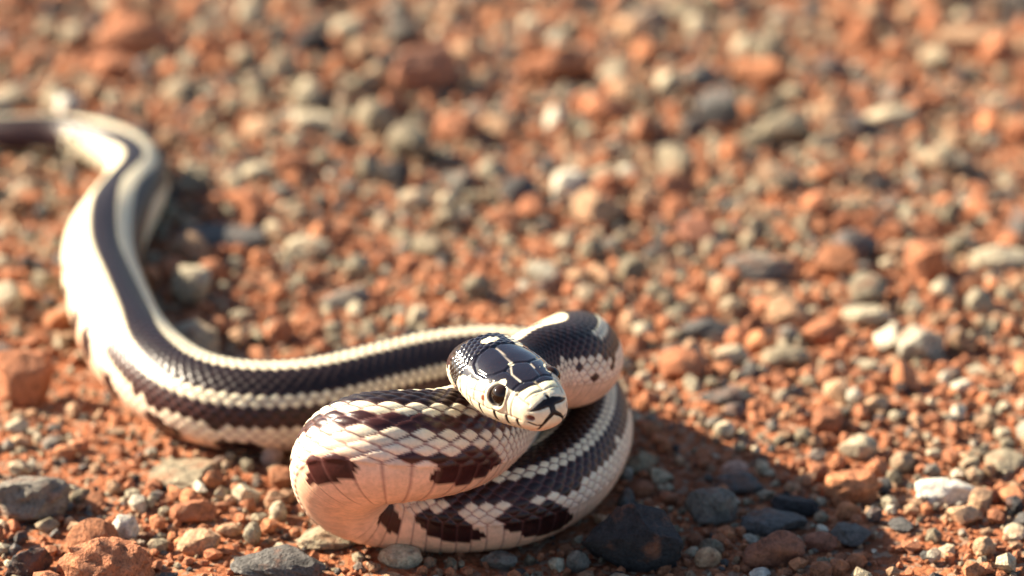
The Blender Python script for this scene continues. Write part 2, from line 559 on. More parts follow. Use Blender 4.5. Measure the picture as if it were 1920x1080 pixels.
def smooth_interp(x, xp, fp):
    f = np.interp(np.linspace(xp[0], xp[-1], 400), xp, fp)
    k = np.ones(31) / 31
    f = np.convolve(np.concatenate([np.full(15, f[0]) - np.arange(15, 0, -1) * (f[1] - f[0]), f, np.full(15, f[-1]) + np.arange(1, 16) * (f[-1] - f[-2])]), k, 'valid')
    return np.interp(x, np.linspace(xp[0], xp[-1], 400), f)


blend = sstep(14, 0, sb)                        # the neck takes over from the head
w_b = BR * (1 - blend) + 8.8 * blend
t_b = BR * (1 - blend) + 6.4 * blend
b_b = BR * 0.94 * (1 - blend) + 7.4 * blend
z_b = -1.2 * blend
exb = np.full(len(sb), 2.12)
lat, ver = ring(w_b, t_b, b_b, exb, exb)
body_pos = BC[:, None] + lat[..., None] * BL[:, None] + (ver + z_b[:, None])[..., None] * BU[:, None]
nrm = (lat / w_b[:, None] ** 2)[..., None] * BL[:, None] + (ver / t_b[:, None] ** 2)[..., None] * BU[:, None]
nrm /= np.linalg.norm(nrm, axis=2)[..., None]
amp = (BR / 12.0) * np.clip(body[:, 7] / 3.0, 0.55, 1.15) * 0.9
body_pos = body_pos + nrm * (brel * amp[:, None])[..., None]

# ---- head rings: even along the side, crowded towards the blunt snout
XC = 28.5                                       # where the snout begins to round off
hx = np.concatenate([np.arange(0.0, XC, 0.2), XC + (HEAD_L - XC) * np.sin(np.linspace(0, math.pi / 2, 60)[:-1])])
w_h, t_h, b_h = smooth_interp(hx, HX, HW), smooth_interp(hx, HX, HT), smooth_interp(hx, HX, HB)
cap = np.where(hx > XC, np.sqrt(np.clip(1 - ((hx - XC) / (HEAD_L - XC)) ** 2.6, 0, 1)), 1.0)
zmid = -1.2 - 1.2 * sstep(0, 12, hx)
ext = 2.05 + 0.45 * sstep(6, 18, hx)
exbt = 2.1 + 0.3 * sstep(6, 18, hx)
lat, ver = ring(w_h * cap, (t_h - zmid) * cap, (b_h + zmid) * cap, ext, exbt)
Yh = lat
Zh = ver + zmid[:, None]
Xh = np.repeat(hx[:, None], NP, 1)


def seg_dist(x, y, pts_):
    d = np.full(x.shape, 99.0)
    for (x0, y0), (x1, y1) in zip(pts_[:-1], pts_[1:]):
        vx, vy = x1 - x0, y1 - y0
        t = np.clip(((x - x0) * vx + (y - y0) * vy) / (vx * vx + vy * vy + 1e-9), 0, 1)
        d = np.minimum(d, np.hypot(x - x0 - t * vx, y - y0 - t * vy))
    return d


def head_surface(X, Y, Z, PHd):
    aY = np.abs(Y)
    aPH = np.abs(PHd)
    # small scales behind the shields run on from the neck
    c_sc, r_sc = body_surface(-X / 1.6, PHd, np.zeros_like(X) - 1)
    col = np.empty(X.shape + (3,)); col[:] = DARK * 0.8
    rough = np.full(X.shape, 0.16)
    face = np.array([0.78, 0.715, 0.51])
    chin = np.array([0.80, 0.55, 0.40])
    # lower edge of the black cap
    zed = np.interp(X, [0, 3.0, 4.5, 6, 9, 13, 17, 20.5, 23, 25.4, 26.4, 27.5], [-12, -10, -3.5, 0.4, 1.3, 2.0, 2.5, 3.3, 2.6, 2.2, 2.6, 3.4])
    zed = zed + 0.8 * (vnoise(X * 0.9, PHd * 0.12, 4) - 0.5) * sstep(24, 20, X)
    pale = (Z < zed) | (X > 27.2 - 0.10 * aY)
    k = sstep(-7.6, -9.4, Z)[..., None]
    fc = face * (1 - k) + chin * k
    col = np.where(pale[..., None], fc, col)
    rough = np.where(pale, 0.36, rough)
    rel = np.zeros(X.shape)
    # nape scales
    nape = sstep(7.2, 6.4, X + 0.02 * np.clip(aY - 4, 0, 3)) * (aPH < 118)
    rel += nape * r_sc * 0.5
    gapn = (r_sc < 0.02) & (nape > 0.5)
    col = np.where((gapn & ~pale)[..., None], np.array([0.10, 0.085, 0.06]), col)
    # pale spots
    s1 = ((X - 3.4) / 1.3) ** 2 + ((Y + 0.8) / 2.5) ** 2 < 1 + 0.5 * (vnoise(X * 1.5, Y * 1.5, 8) - 0.5)
    s2 = (np.hypot((X - 4.5) / 4.0, (Y + 6.6) / 1.3) < 1) & (Y < 0)
    s3 = np.hypot((X - 16.2) / 0.75, (Y - 0.8) / 0.8) < 1
    for s_ in (s1 & (Z > 0), s2 & (Z > 0), s3 & (Z > 0)):
        col = np.where(s_[..., None], face * 1.02, col); rough = np.where(s_, 0.4, rough)
    topside = Z > 0.4

    def groove(dist, width, depth, color=None, cw=None, where=True):
        nonlocal rel, col
        f = (1 - sstep(0, width, dist)) * where
        rel -= depth * f
        if color is not None:
            cw = width if cw is None else cw
            g = ((1 - sstep(cw * 0.55, cw, dist)) * where)[..., None]
            col = col * (1 - g) + np.array(color) * g

    blk = DARK * 0.7
    # ---- top shields (seen from above)
    pari = [(6.9, 0.0), (6.5, 1.8), (7.0, 4.6), (8.6, 6.6), (11.5, 7.7), (15.0, 7.4), (16.6, 6.0), (17.6, 3.3), (16.6, 1.0), (16.2, 0.0)]
    top_d = topside & ~pale
    groove(seg_dist(X, aY, pari), 0.55, 0.26, blk, 0.3, top_d)
    groove(seg_dist(X, Y, [(6.9, 0.0), (8.0, 0.0)]), 0.5, 0.24, blk, 0.3, topside)
    groove(seg_dist(X, Y, [(7.6, 0.0), (15.4, 0.4)]), 0.5, 0.24, (0.42, 0.36, 0.28), 0.27, topside)
    groove(seg_dist(X, aY, [(17.6, 3.3), (24.2, 2.7)]), 0.5, 0.24, blk, 0.3, topside)
    groove(seg_dist(X, Y, [(17.4, 1.6), (20.0, 2.9), (23.6, 2.75)]), 0.3, 0.10, (0.50, 0.44, 0.34), 0.26, topside)
    groove(seg_dist(X, Y, [(18.4, -3.2), (20.4, -3.05)]), 0.4, 0.10, (0.48, 0.42, 0.33), 0.26, topside)
    groove(seg_dist(X, aY, [(24.2, 2.7), (25.2, 0.0)]), 0.5, 0.24, blk, 0.3, top_d)
    groove(seg_dist(X, aY, [(24.2, 2.7), (24.6, 6.2), (23.8, 8.0)]), 0.5, 0.24, blk, 0.3, top_d)
    groove(seg_dist(X, aY, [(25.2, 0.0), (29.2, 0.0)]), 0.45, 0.24, (0.34, 0.27, 0.16), 0.25, topside)
    groove(seg_dist(X, aY, [(26.6, 0.0), (26.7, 2.4), (26.2, 5.2)]), 0.45, 0.2, (0.2, 0.16, 0.1), 0.22, topside)
    # ---- side of the face (seen from the side)
    sidem = (aPH > 40)
    lab_top = np.interp(X, [10, 14, 18, 22, 26, 30], [-2.9, -3.2, -3.6, -3.3, -3.2, -3.6])
    mouth = np.interp(X, [7, 10, 14, 18, 22, 26, 30, 34], [-5.6, -6.6, -7.3, -7.5, -7.3, -6.9, -6.4, -6.2])
    for x0, lean, fat in ((12.0, -0.5, 0.1), (15.6, -0.4, 0.28), (20.4, 0.0, 0.44), (24.0, 0.3, 0.44), (27.4, 0.3, 0.40)):
        inl = sidem & (Z < lab_top + 0.25) & (Z > mouth)
        wd = 0.14 + fat * sstep(mouth + 0.3, mouth + 1.6, Z)
        dist = np.abs(X - x0 - lean * (Z - mouth) * 0.3)
        f = (1 - sstep(0, 0.45, dist)) * inl
        rel -= 0.22 * f
        g = ((1 - sstep(wd * 0.6, wd, dist)) * inl)[..., None]
        col = col * (1 - g) + blk * 1.5 * g
    groove(np.abs(Z - lab_top), 0.4, 0.16, (0.55, 0.46, 0.34), 0.2, sidem & (X > 10) & (X < 29) & (aPH < 150))
    groove(np.abs(Z - mouth), 0.45, 0.45, (0.15, 0.055, 0.035), 0.26, (X > 8) & (aPH > 75) & (aPH < 165))
    for x0 in (13.5, 17.0, 20.5, 23.5, 26.5, 29.2):
        inl = (Z < mouth - 0.15) & (Z > mouth - 1.5)
        groove(np.abs(X - x0 - 0.35 * (mouth - Z)), 0.4, 0.18, (0.10, 0.05, 0.04), 0.22, inl)
    for pl in ([(26.2, 2.6), (26.0, -3.4)], [(18.2, 3.2), (17.2, 0.6), (17.0, -3.2)], [(17.2, 0.2), (11.5, -0.6)],
               [(13.8, 2.0), (13.4, -3.0)], [(10.4, 1.5), (9.8, -6.0)], [(24.8, 3.0), (24.4, 0.2), (24.9, -3.2)], [(7.0, 0.0), (6.8, -5.0)]):
        groove(seg_dist(X, Z, pl), 0.38, 0.16, (0.50, 0.38, 0.26), 0.18, sidem & pale & (aPH < 112))
    f = np.hypot(X - 16.9, (Z + 1.2)) < 0.7
    col = np.where((f & sidem & pale)[..., None], np.array([0.36, 0.13, 0.07]), col)
    # ---- snout from the front
    fr = X > 27.6
    star = np.minimum.reduce([
        seg_dist(aY, Z, [(0.0, 0.5), (1.2, 0.75), (3.0, 0.3), (4.9, -0.5)]) - np.interp(aY, [0, 1, 3, 4.9], [0.9, 0.75, 0.55, 0.08]),
        seg_dist(aY, Z, [(0.0, 0.7), (0.0, -1.4)]) - 0.75,
        seg_dist(aY, Z, [(0.0, -1.3), (1.9, -2.9), (3.1, -4.6), (3.5, -6.2)]) - np.interp(aY, [0, 1.6, 3.5], [0.62, 0.44, 0.2]),
        seg_dist(aY, Z, [(0.0, 0.7), (0.0, 1.7)]) - 0.40,
        seg_dist(aY, Z, [(2.9, -4.3), (4.0, -4.3), (5.4, -3.5)]) - 0.14,
    ])
    st = (1 - sstep(-0.02, 0.12, star)) * fr
    col = col * (1 - st[..., None]) + blk * st[..., None]
    rel -= 0.16 * (1 - sstep(0, 0.4, np.abs(star))) * fr
    warmn = (sstep(-3.5, -5.8, Z) * (X > 28) * 0.55)[..., None]
    col = np.where((pale & (st < 0.5))[..., None], col * (1 - warmn) + np.array([0.82, 0.50, 0.34]) * warmn, col)
    col = np.where((s3 & (Z > 0))[..., None], face, col)
    oliv = (np.clip(1 - ((X - 28.2) / 2.2) ** 2 - ((aY - 3.2) / 2.6) ** 2, 0, 1) * topside * pale * (st < 0.5) * 0.7)[..., None]
    col = col * (1 - oliv) + np.array([0.66, 0.66, 0.40]) * oliv
    groove(seg_dist(X, aY, [(26.0, 5.4), (28.6, 5.2), (30.6, 4.6)]), 0.5, 0.24, (0.42, 0.34, 0.22), 0.22, (Z > -1.2) & (X > 25.5))
    groove(seg_dist(X, aY, [(29.6, 0.0), (29.4, 2.0), (29.0, 4.6)]), 0.5, 0.22, (0.36, 0.29, 0.17), 0.2, (Z > 0.6) & (st < 0.5))
    # swollen shields of the snout
    for (bx, by, bw) in ((28.3, 2.2, 1.9),):
        rel += 0.35 * np.clip(1 - ((X - bx) / 1.9) ** 2 - ((aY - by) / bw) ** 2, 0, 1) * topside
    # nostril
    nd = np.hypot((aY - 5.0) * 1.1, Z + 2.3)
    nd = np.where(X > 28.0, nd, 9)
    rel -= 1.3 * (1 - sstep(0.25, 0.9, nd))
    nf = (1 - sstep(0.6, 0.9, nd))[..., None]
    col = col * (1 - nf) + np.array([0.30, 0.10, 0.06]) * nf
    # eye socket and brow
    ed = np.hypot(X - EYE_X, Z - EYE_Z)
    es = sidem & (Z > EYE_Z - 4.5) & (Z < EYE_Z + 3.6)
    rel -= 0.9 * (1 - sstep(1.9, 2.6, ed)) * es
    rel += 0.35 * (1 - sstep(0.0, 0.6, np.abs(ed - 3.0))) * es
    rim = (1 - sstep(2.5, 2.7, ed)) * es
    col = col * (1 - rim[..., None]) + np.array([0.03, 0.02, 0.016]) * rim[..., None]
    brow = (1 - sstep(0.0, 0.4, np.abs(ed - 3.0))) * es * (Z > EYE_Z + 0.6)
    col = np.where((brow > 0.5)[..., None], np.array([0.34, 0.30, 0.24]), col)
    return np.concatenate([col, rough[..., None]], -1), rel


EYE_X, EYE_Z = 21.2, 0.4
PHh = np.repeat(phid[None], len(hx), 0)
hcol, hrel = head_surface(Xh, Yh, Zh, PHh)
HN = np.stack([np.zeros_like(Yh), Yh / np.maximum(w_h[:, None], 1) ** 2, Zh / np.maximum(t_h[:, None], 1) ** 2], -1)
HN[..., 2] = (Zh - zmid[:, None]) / 7.0 ** 2
HN[..., 0] = np.where(Xh > XC, (Xh - XC) / (HEAD_L - XC) ** 2 * 1.0, 0)
HN /= np.linalg.norm(HN, axis=2)[..., None] + 1e-9
HL = np.stack([Xh, Yh, Zh], -1) + HN * hrel[..., None]
HP = HEAD0 + HL[..., :1] * HEAD_S * head_dir + HL[..., 1:2] * hlat + HL[..., 2:] * hup

allp = np.concatenate([HP[::-1], body_pos[1:]])                        # snout to tail
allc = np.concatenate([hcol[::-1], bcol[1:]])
tip0 = HEAD0 + head_dir * HEAD_L * HEAD_S + hup * zmid[-1]
tip1 = BC[-1] + BT[-1] * 0.4
n_r = len(allp)
verts = np.concatenate([allp.reshape(-1, 3), [tip0, tip1]]) * MM
cols = np.concatenate([allc.reshape(-1, 4), [allc[0, 0], allc[-1, 0]]])
i0 = np.arange(n_r - 1)[:, None] * NP + np.arange(NP)[None]
i1 = np.arange(n_r - 1)[:, None] * NP + (np.arange(NP)[None] + 1) % NP
F = np.stack([i0, i1, i1 + NP, i0 + NP], -1).reshape(-1, 4)
origin = P(850, 900, 0)
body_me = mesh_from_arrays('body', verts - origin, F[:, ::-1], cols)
bm = bmesh.new(); bm.from_mesh(body_me); bm.verts.ensure_lookup_table()
t0i, t1i = n_r * NP, n_r * NP + 1
for j in range(NP):
    k = (j + 1) % NP
    f1 = bm.faces.new((bm.verts[t0i], bm.verts[k], bm.verts[j])); f1.smooth = True
    f2 = bm.faces.new((bm.verts[t1i], bm.verts[(n_r - 1) * NP + j], bm.verts[(n_r - 1) * NP + k])); f2.smooth = True
bmesh.ops.recalc_face_normals(bm, faces=bm.faces)
bm.to_mesh(body_me); bm.free()
body_me.materials.append(MAT_SNAKE)
snake = bpy.data.objects.new('king_snake', None)
snake.empty_display_size = 0.02
snake.location = Vector(origin)
COL.objects.link(snake)
tag(snake, 'black and cream striped snake coiled with raised head on red gravel', 'snake')
sb_o = bpy.data.objects.new('body', body_me)
COL.objects.link(sb_o); sb_o.parent = snake

bm = bmesh.new()
bmesh.ops.create_uvsphere(bm, u_segments=40, v_segments=24, radius=2.5 * MM)
eye_me = bpy.data.meshes.new('eye'); bm.to_mesh(eye_me); bm.free()
for p_ in eye_me.polygons: p_.use_smooth = True
eye_me.materials.append(MAT_EYE)
ei = int(np.argmin(np.abs(hx - EYE_X)))
for sgn in (1, -1):
    e = bpy.data.objects.new('eye', eye_me)
    COL.objects.link(e); e.parent = snake
    outw = (hlat * sgn * 0.94 + head_dir * 0.30 + hup * 0.16); outw /= np.linalg.norm(outw)
    c_ = HEAD0 + head_dir * EYE_X * HEAD_S + hup * EYE_Z + hlat * sgn * (w_h[ei] * 0.97 - 1.7)
    e.location = Vector(c_ * MM - origin)
    e.rotation_euler = Vector(outw).to_track_quat('Z', 'Y').to_euler()
print('SNAKE tris', len(body_me.polygons) * 2, 'length mm', sb[-1])

# footprint of the snake on the ground, used to keep the stones out of it
foot = np.concatenate([BC[::6], ]) * MM
foot_r = BR[::6] * MM
foot_low = (BC[::6, 2] - BR[::6])               # mm, underside


def snake_clear(x, y, r, h):
    """how far (m) a stone of radius r and height h (m) stays out of the snake"""
    dd = np.hypot(foot[:, 0] - x, foot[:, 1] - y)
    low = foot_low * MM < h - 0.001
    if not low.any(): return 1.0
    reach = np.where(h < 0.006, foot_r * 0.72, foot_r * 0.95)
    return float(np.min((dd - reach - r)[low]))


# ------------------------------------------------------------------ stones
def ico(sub):
    bm = bmesh.new()
    bmesh.ops.create_icosphere(bm, subdivisions=sub, radius=1.0)
    v_ = np.array([q.co[:] for q in bm.verts]); f_ = np.array([[q.index for q in t.verts] for t in bm.faces])
    bm.free()
    return v_, f_


ICO = {k: ico(k) for k in (1, 2, 3, 4)}


def rock_verts(v, seed, angular=0.6, rough=0.06):
    g = np.random.default_rng(seed)
    v = v.copy()
    for _ in range(int(6 + 9 * angular)):
        n = g.normal(size=3); n /= np.linalg.norm(n)
        c = g.uniform(0.90 - 0.42 * angular, 0.97)
        dd = v @ n - c
        v = v - np.clip(dd, 0, None)[:, None] * n * 0.96
    for f, am in ((1.7, 0.8), (4.2, 0.6), (9.0, 0.42), (17.0, 0.26)):
        ph = g.uniform(0, 6.28, (3, 3))
        q = np.zeros(len(v))
        for j in range(3):
            dvec = g.normal(size=3)
            q += np.sin(v @ dvec * f + ph[j, 0])
        v = v * (1 + rough * am * q / 2)[:, None]
    lo, hi = v.min(0), v.max(0)
    v = (v - (lo + hi) / 2) / ((hi - lo) / 2)
    return v


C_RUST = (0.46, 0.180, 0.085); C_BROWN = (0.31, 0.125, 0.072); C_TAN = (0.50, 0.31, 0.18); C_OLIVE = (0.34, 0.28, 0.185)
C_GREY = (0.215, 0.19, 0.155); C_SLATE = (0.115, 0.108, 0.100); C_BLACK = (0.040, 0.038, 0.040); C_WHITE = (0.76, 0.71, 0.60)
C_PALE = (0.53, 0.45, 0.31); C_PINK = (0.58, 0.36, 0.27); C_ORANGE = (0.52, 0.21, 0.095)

# centre x, centre y, width, height in photo pixels, flatness (height/width), angular, colour, yaw, name, label
HERO = [
    (1182, 1004, 186, 165, .7, .95, C_BLACK, 20, 'dark_rock', 'large black blocky rock against the front coil of the snake'),
    (62, 932, 150, 118, .55, .9, C_GREY, 35, 'grey_rock', 'grey tilted rock slab with tan face, largest beside the orange clod'),
    (200, 1056, 180, 95, .5, .5, C_RUST, 10, 'clay_clod', 'big crumbly orange clay clod beside the small black rock'),
    (55, 1054, 95, 75, .6, .8, C_BLACK, 70, 'dark_rock', 'black rock with a pale streak beside the orange clay clod'),
    (46, 700, 118, 100, .95, .8, C_RUST, 0, 'orange_rock', 'big orange brown rock left of the snake body bend, half in shade'),
    (236, 994, 54, 54, .9, .3, C_WHITE, 0, 'white_pebble', 'bright white pebble by the orange clay clod'),
    (362, 965, 88, 52, .5, .6, C_RUST, 15, 'orange_stone', 'orange wedge stone just behind the tan stone'),
    (372, 1020, 84, 58, .6, .55, C_TAN, -20, 'tan_stone', 'tan rounded stone just in front of the orange wedge stone'),
    (430, 1000, 52, 34, .5, .5, C_TAN, 30, 'tan_stone', 'little tan chip beside the tan rounded stone'),
    (522, 1062, 180, 56, .3, .8, C_SLATE, 5, 'slate_stone', 'long flat dark slate stone with a pale top edge'),
    (510, 852, 42, 46, .9, .2, C_PINK, 0, 'pink_pebble', 'round pinkish pebble tucked under the snake beside its raised coil'),
    (345, 890, 135, 82, .22, .7, C_OLIVE, 25, 'flat_stone', 'flat greenish grey stone sunk in clay in front of the snake'),
    (640, 1020, 120, 60, .3, .7, C_OLIVE, 12, 'flat_stone', 'pale olive stone in front of the front coil of the snake'),
    (770, 1022, 84, 48, .5, .4, C_PALE, 0, 'pale_stone', 'pale yellowish stone touching the front coil underside'),
    (935, 1048, 70, 36, .4, .5, C_GREY, 0, 'grey_stone', 'small grey stone under the middle of the front coil'),
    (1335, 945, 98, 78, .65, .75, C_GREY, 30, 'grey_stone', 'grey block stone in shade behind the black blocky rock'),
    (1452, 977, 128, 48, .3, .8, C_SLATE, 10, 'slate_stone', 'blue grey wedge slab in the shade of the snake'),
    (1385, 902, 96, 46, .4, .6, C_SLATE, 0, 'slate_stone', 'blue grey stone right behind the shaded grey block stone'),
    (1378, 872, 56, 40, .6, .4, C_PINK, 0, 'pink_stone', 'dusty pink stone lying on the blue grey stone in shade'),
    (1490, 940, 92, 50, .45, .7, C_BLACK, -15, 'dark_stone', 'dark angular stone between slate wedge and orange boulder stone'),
    (1600, 902, 112, 66, .55, .45, C_ORANGE, 0, 'orange_stone', 'smooth orange stone, sunlit face, beside dark shaded stones'),
    (1590, 953, 48, 36, .7, .2, C_ORANGE, 0, 'orange_pebble', 'round orange pebble in front of the smooth orange stone'),
    (1775, 908, 118, 46, .35, .65, C_WHITE, -5, 'white_stone', 'flat white stone with a dark underside on open gravel'),
    (1610, 832, 74, 46, .6, .5, C_PALE, 0, 'pale_stone', 'cream coloured domed stone behind the smooth orange stone'),
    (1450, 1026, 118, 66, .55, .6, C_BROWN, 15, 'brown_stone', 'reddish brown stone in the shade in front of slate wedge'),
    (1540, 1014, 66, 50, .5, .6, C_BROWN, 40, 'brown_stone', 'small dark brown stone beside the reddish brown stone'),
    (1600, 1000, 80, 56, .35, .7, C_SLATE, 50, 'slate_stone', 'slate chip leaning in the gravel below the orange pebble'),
    (1425, 1068, 40, 26, .6, .3, C_WHITE, 0, 'white_pebble', 'white pebble in the shade before the reddish brown stone'),
    (1845, 1030, 44, 62, .9, .3, C_TAN, 0, 'tan_stone', 'upright tan stone standing in dark gravel'),
    (1886, 862, 80, 66, .3, .7, C_OLIVE, -25, 'flat_stone', 'flat grey green slab past the white flat stone'),
    (1905, 1000, 48, 50, .4, .5, C_PALE, 20, 'pale_stone', 'pale wedge beside the upright tan stone'),
    (1690, 985, 44, 60, .3, .6, C_SLATE, 60, 'slate_stone', 'thin curved grey chip before the flat white stone'),
    (252, 68, 150, 100, .6, .5, C_RUST, 0, 'orange_rock', 'big rust red boulder stone far behind the snake tail'),
    (215, 130, 100, 54, .45, .5, C_RUST, 20, 'orange_rock', 'low rust stone just before the big rust red boulder stone'),
    (802, 132, 140, 108, .7, .25, (0.42, 0.19, 0.115), 60, 'brown_rock', 'big brown rock with a pale lit edge in the far gravel'),
    (1042, 122, 145, 88, .5, .6, C_RUST, -10, 'orange_rock', 'big orange red rock with a dark shaded side, far gravel'),
    (388, 92, 58, 52, .8, .2, C_ORANGE, 0, 'orange_pebble', 'bright orange round pebble beside the big rust red boulder stone'),
    (1425, 138, 108, 58, .5, .4, C_ORANGE, 0, 'orange_stone', 'bright orange double lobed stone in the far gravel'),
    (1254, 160, 50, 62, .9, .3, C_PALE, 0, 'pale_stone', 'pale egg shaped stone standing up in the far gravel'),
    (1665, 212, 120, 52, .4, .5, C_PALE, 0, 'pale_stone', 'pale lens shaped stone with a dark shadow, far gravel'),
    (1812, 78, 115, 50, .4, .5, C_TAN, 0, 'tan_stone', 'tan broad stone with a dark shadow at the far edge'),
    (1395, 78, 50, 56, .7, .3, C_PALE, 0, 'pale_stone', 'grey white stone above the bright orange double lobed stone'),
    (1878, 480, 125, 72, .35, .5, C_PALE, 0, 'pale_stone', 'broad pale flat stone in sun on mid gravel'),
    (1430, 490, 140, 60, .28, .7, C_GREY, 0, 'slate_stone', 'grey flat slab in mid gravel behind the snake loop'),
    (1330, 608, 116, 38, .3, .8, C_SLATE, 5, 'slate_stone', 'narrow dark slate behind the raised loop of the snake'),
    (1475, 658, 96, 54, .4, .5, C_OLIVE, 0, 'grey_stone', 'greyish green stone in front of the cracked orange stone'),
    (1545, 612, 84, 54, .5, .6, C_RUST, 0, 'orange_stone', 'hollow shaded orange stone beside a greyish green stone'),
    (1372, 655, 72, 36, .45, .4, C_PALE, 0, 'pale_stone', 'pale oblong stone in front of the narrow dark slate'),
    (1628, 585, 100, 50, .35, .6, C_PALE, 0, 'pale_stone', 'pale broad stone behind the hollow orange stone'),
    (1365, 745, 110, 40, .3, .7, C_SLATE, -8, 'slate_stone', 'grey slate stone with pale lit ridge, mid gravel'),
    (578, 455, 92, 54, .5, .5, C_PALE, 0, 'pale_stone', 'pale grey stone in the sun inside the snake bend'),
    (402, 512, 62, 62, .75, .5, C_RUST, 0, 'orange_stone', 'orange stone standing in the shadow of the snake'),
    (412, 440, 175, 32, .13, .6, C_SLATE, 8, 'slate_stone', 'thin blue grey slab lying in the shadow of the snake'),
    (650, 545, 90, 50, .4, .7, C_GREY, 20, 'grey_stone', 'dark grey stone on sunny gravel behind the snake back'),
    (335, 170, 62, 74, .6, .5, C_OLIVE, 0, 'grey_stone', 'olive grey stone behind the tail bend of the snake'),
    (128, 198, 50, 70, .9, .3, C_WHITE, 0, 'white_stone', 'white upright stone right behind the snake tail'),
    (28, 178, 66, 52, .6, .4, C_PALE, 0, 'pale_stone', 'pale stone behind the snake tail beside the white upright stone'),
    (490, 236, 70, 66, .5, .5, C_TAN, 0, 'tan_stone', 'curved sandy stone past the tail bend'),
    (590, 225, 90, 60, .4, .5, C_PALE, 0, 'pale_stone', 'pale broad stone beside the curved sandy stone'),
    (935, 240, 80, 50, .5, .4, C_TAN, 0, 'tan_stone', 'sandy stone in front of the big orange red rock'),
    (1310, 425, 78, 72, .6, .6, C_BROWN, 0, 'brown_stone', 'shaded brown stone in mid gravel behind the grey flat slab'),
    (1460, 330, 90, 70, .5, .7, C_OLIVE, 30, 'grey_stone', 'leaning olive grey stone in far gravel'),
    (780, 370, 66, 44, .5, .4, C_PALE, 0, 'pale_stone', 'pale pebble stone lying alone among rust grit, mid gravel'),
    (1215, 30, 90, 50, .5, .5, C_GREY, 0, 'grey_stone', 'grey stone with deep shadow at the far edge'),
    (655, 62, 66, 50, .5, .4, C_PALE, 0, 'pale_stone', 'pale far stone behind the big brown rock'),
]
ANCHOR = ('black blocky rock|grey rock slab|orange clay clod|streaked black rock|half shaded orange brown rock|bright white pebble|'
          'orange wedge stone|rounded tan stone|little tan chip|long dark slate|round pink pebble under the snake|flat sunken greenish stone|'
          'pale olive stone|pale yellowish stone|grey stone under the coil|shaded grey block stone|blue grey wedge slab|blue grey stone in shade|'
          'dusty pink stone|dark angular stone|smooth orange stone|round orange pebble|flat white stone|cream domed stone|'
          'reddish brown stone|dark brown stone|leaning slate chip|shaded white pebble|upright tan stone|flat grey green slab|'
          'pale wedge stone|thin curved grey chip|rust red boulder stone|low rust stone|big brown rock|big orange red rock|'
          'bright orange round pebble|double lobed orange stone|pale egg shaped stone|pale lens shaped stone|broad tan stone|grey white stone|'
          'broad pale flat stone|grey flat slab|narrow dark slate|greyish green stone|hollow orange stone|pale oblong stone|'
          'broad pale stone|slate with pale ridge|sunny pale grey stone|orange stone in the shadow|thin blue grey slab|dark grey stone|'
          'olive tail stone|white upright stone|pale tail stone|curved sandy stone|pale sunlit stone|sandy stone|'
          'shaded brown stone|leaning olive stone|lone pale stone|far grey stone|pale far stone').split('|')
hero_foot = []


def add_stone(name, me, loc, quat, scale, color, label, cat, group=None):
    o = bpy.data.objects.new(name, me)
    COL.objects.link(o)
    o.location = loc
    o.rotation_mode = 'QUATERNION'
    o.rotation_quaternion = quat
    o.scale = scale
    o.color = (*color, 1)
    tag(o, label, cat, group)
    return o


for i, (cx, cy, wp, hp, flat, ang, col, yaw, name, label) in enumerate(HERO):
    scl = FPX * MM / project(P(cx, cy, 0)[None])[0, 2]
    w = wp / scl
    far = cy < 300
    h = flat * w * (1.12 if far else 1.15)
    ang = min(1.0, ang + 0.3) if far else ang
    dep = np.clip((hp / scl - h * 0.80) / 0.375, 0.62 * w, 1.25 * w)
    c = P(cx, cy, h * 0.36) / MM
    v = rock_verts(ICO[4 if wp > 90 else 3][0], 100 + i, ang, 0.16 if name == 'clay_clod' else 0.09)
    f = ICO[4 if wp > 90 else 3][1]
    v = v * np.array([w / 2, dep / 2, h / 2]) * MM
    th = math.radians(yaw * 0.35)
    R = np.array([[math.cos(th), -math.sin(th), 0], [math.sin(th), math.cos(th), 0], [0, 0, 1]])
    v = v @ R.T
    # keep clear of the snake
    x, y = c[0] * MM, c[1] * MM
    gz = float(ground_h(np.array(x), np.array(y)))
    r_eff = 0.5 * min(w, dep) * MM * 0.9
    for _ in range(60):
        if snake_clear(x, y, r_eff, gz + h * 0.8 * MM) > -0.002: break
        dd = np.hypot(foot[:, 0] - x, foot[:, 1] - y); j = int(np.argmin(dd))
        vx, vy = x - foot[j, 0], y - foot[j, 1]; l_ = math.hypot(vx, vy) + 1e-6
        x += vx / l_ * 0.0006; y += vy / l_ * 0.0006
    me = mesh_from_arrays(name, v, f, None, True, math.radians(26))
    me.materials.append(MAT_STONE)
    jit = 0.92 + 0.16 * random.random()
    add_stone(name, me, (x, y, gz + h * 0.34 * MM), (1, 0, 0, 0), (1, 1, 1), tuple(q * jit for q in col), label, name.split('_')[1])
    hero_foot.append((x, y, 0.5 * max(w, dep) * MM * 0.85))

# ---- loose gravel: sizes from large to small, thrown until they touch
PALETTE = [  # weight, colour, adjective
    (0.22, C_RUST, 'rust red'), (0.12, C_ORANGE, 'bright orange'), (0.10, C_TAN, 'sandy tan'), (0.19, C_OLIVE, 'olive grey'),
    (0.09, C_GREY, 'mid grey'), (0.07, C_SLATE, 'dark slate grey'), (0.14, C_PALE, 'pale cream'), (0.03, (0.62, 0.56, 0.43), 'off white'), (0.03, C_BLACK, 'blackish')]
PW = np.array([p[0] for p in PALETTE]); PW /= PW.sum()


def in_view(x, y):
    q = project(np.array([[x, y, 0.0]]))[0]
    return -160 < q[0] < 2080 and -160 < q[1] < 1200


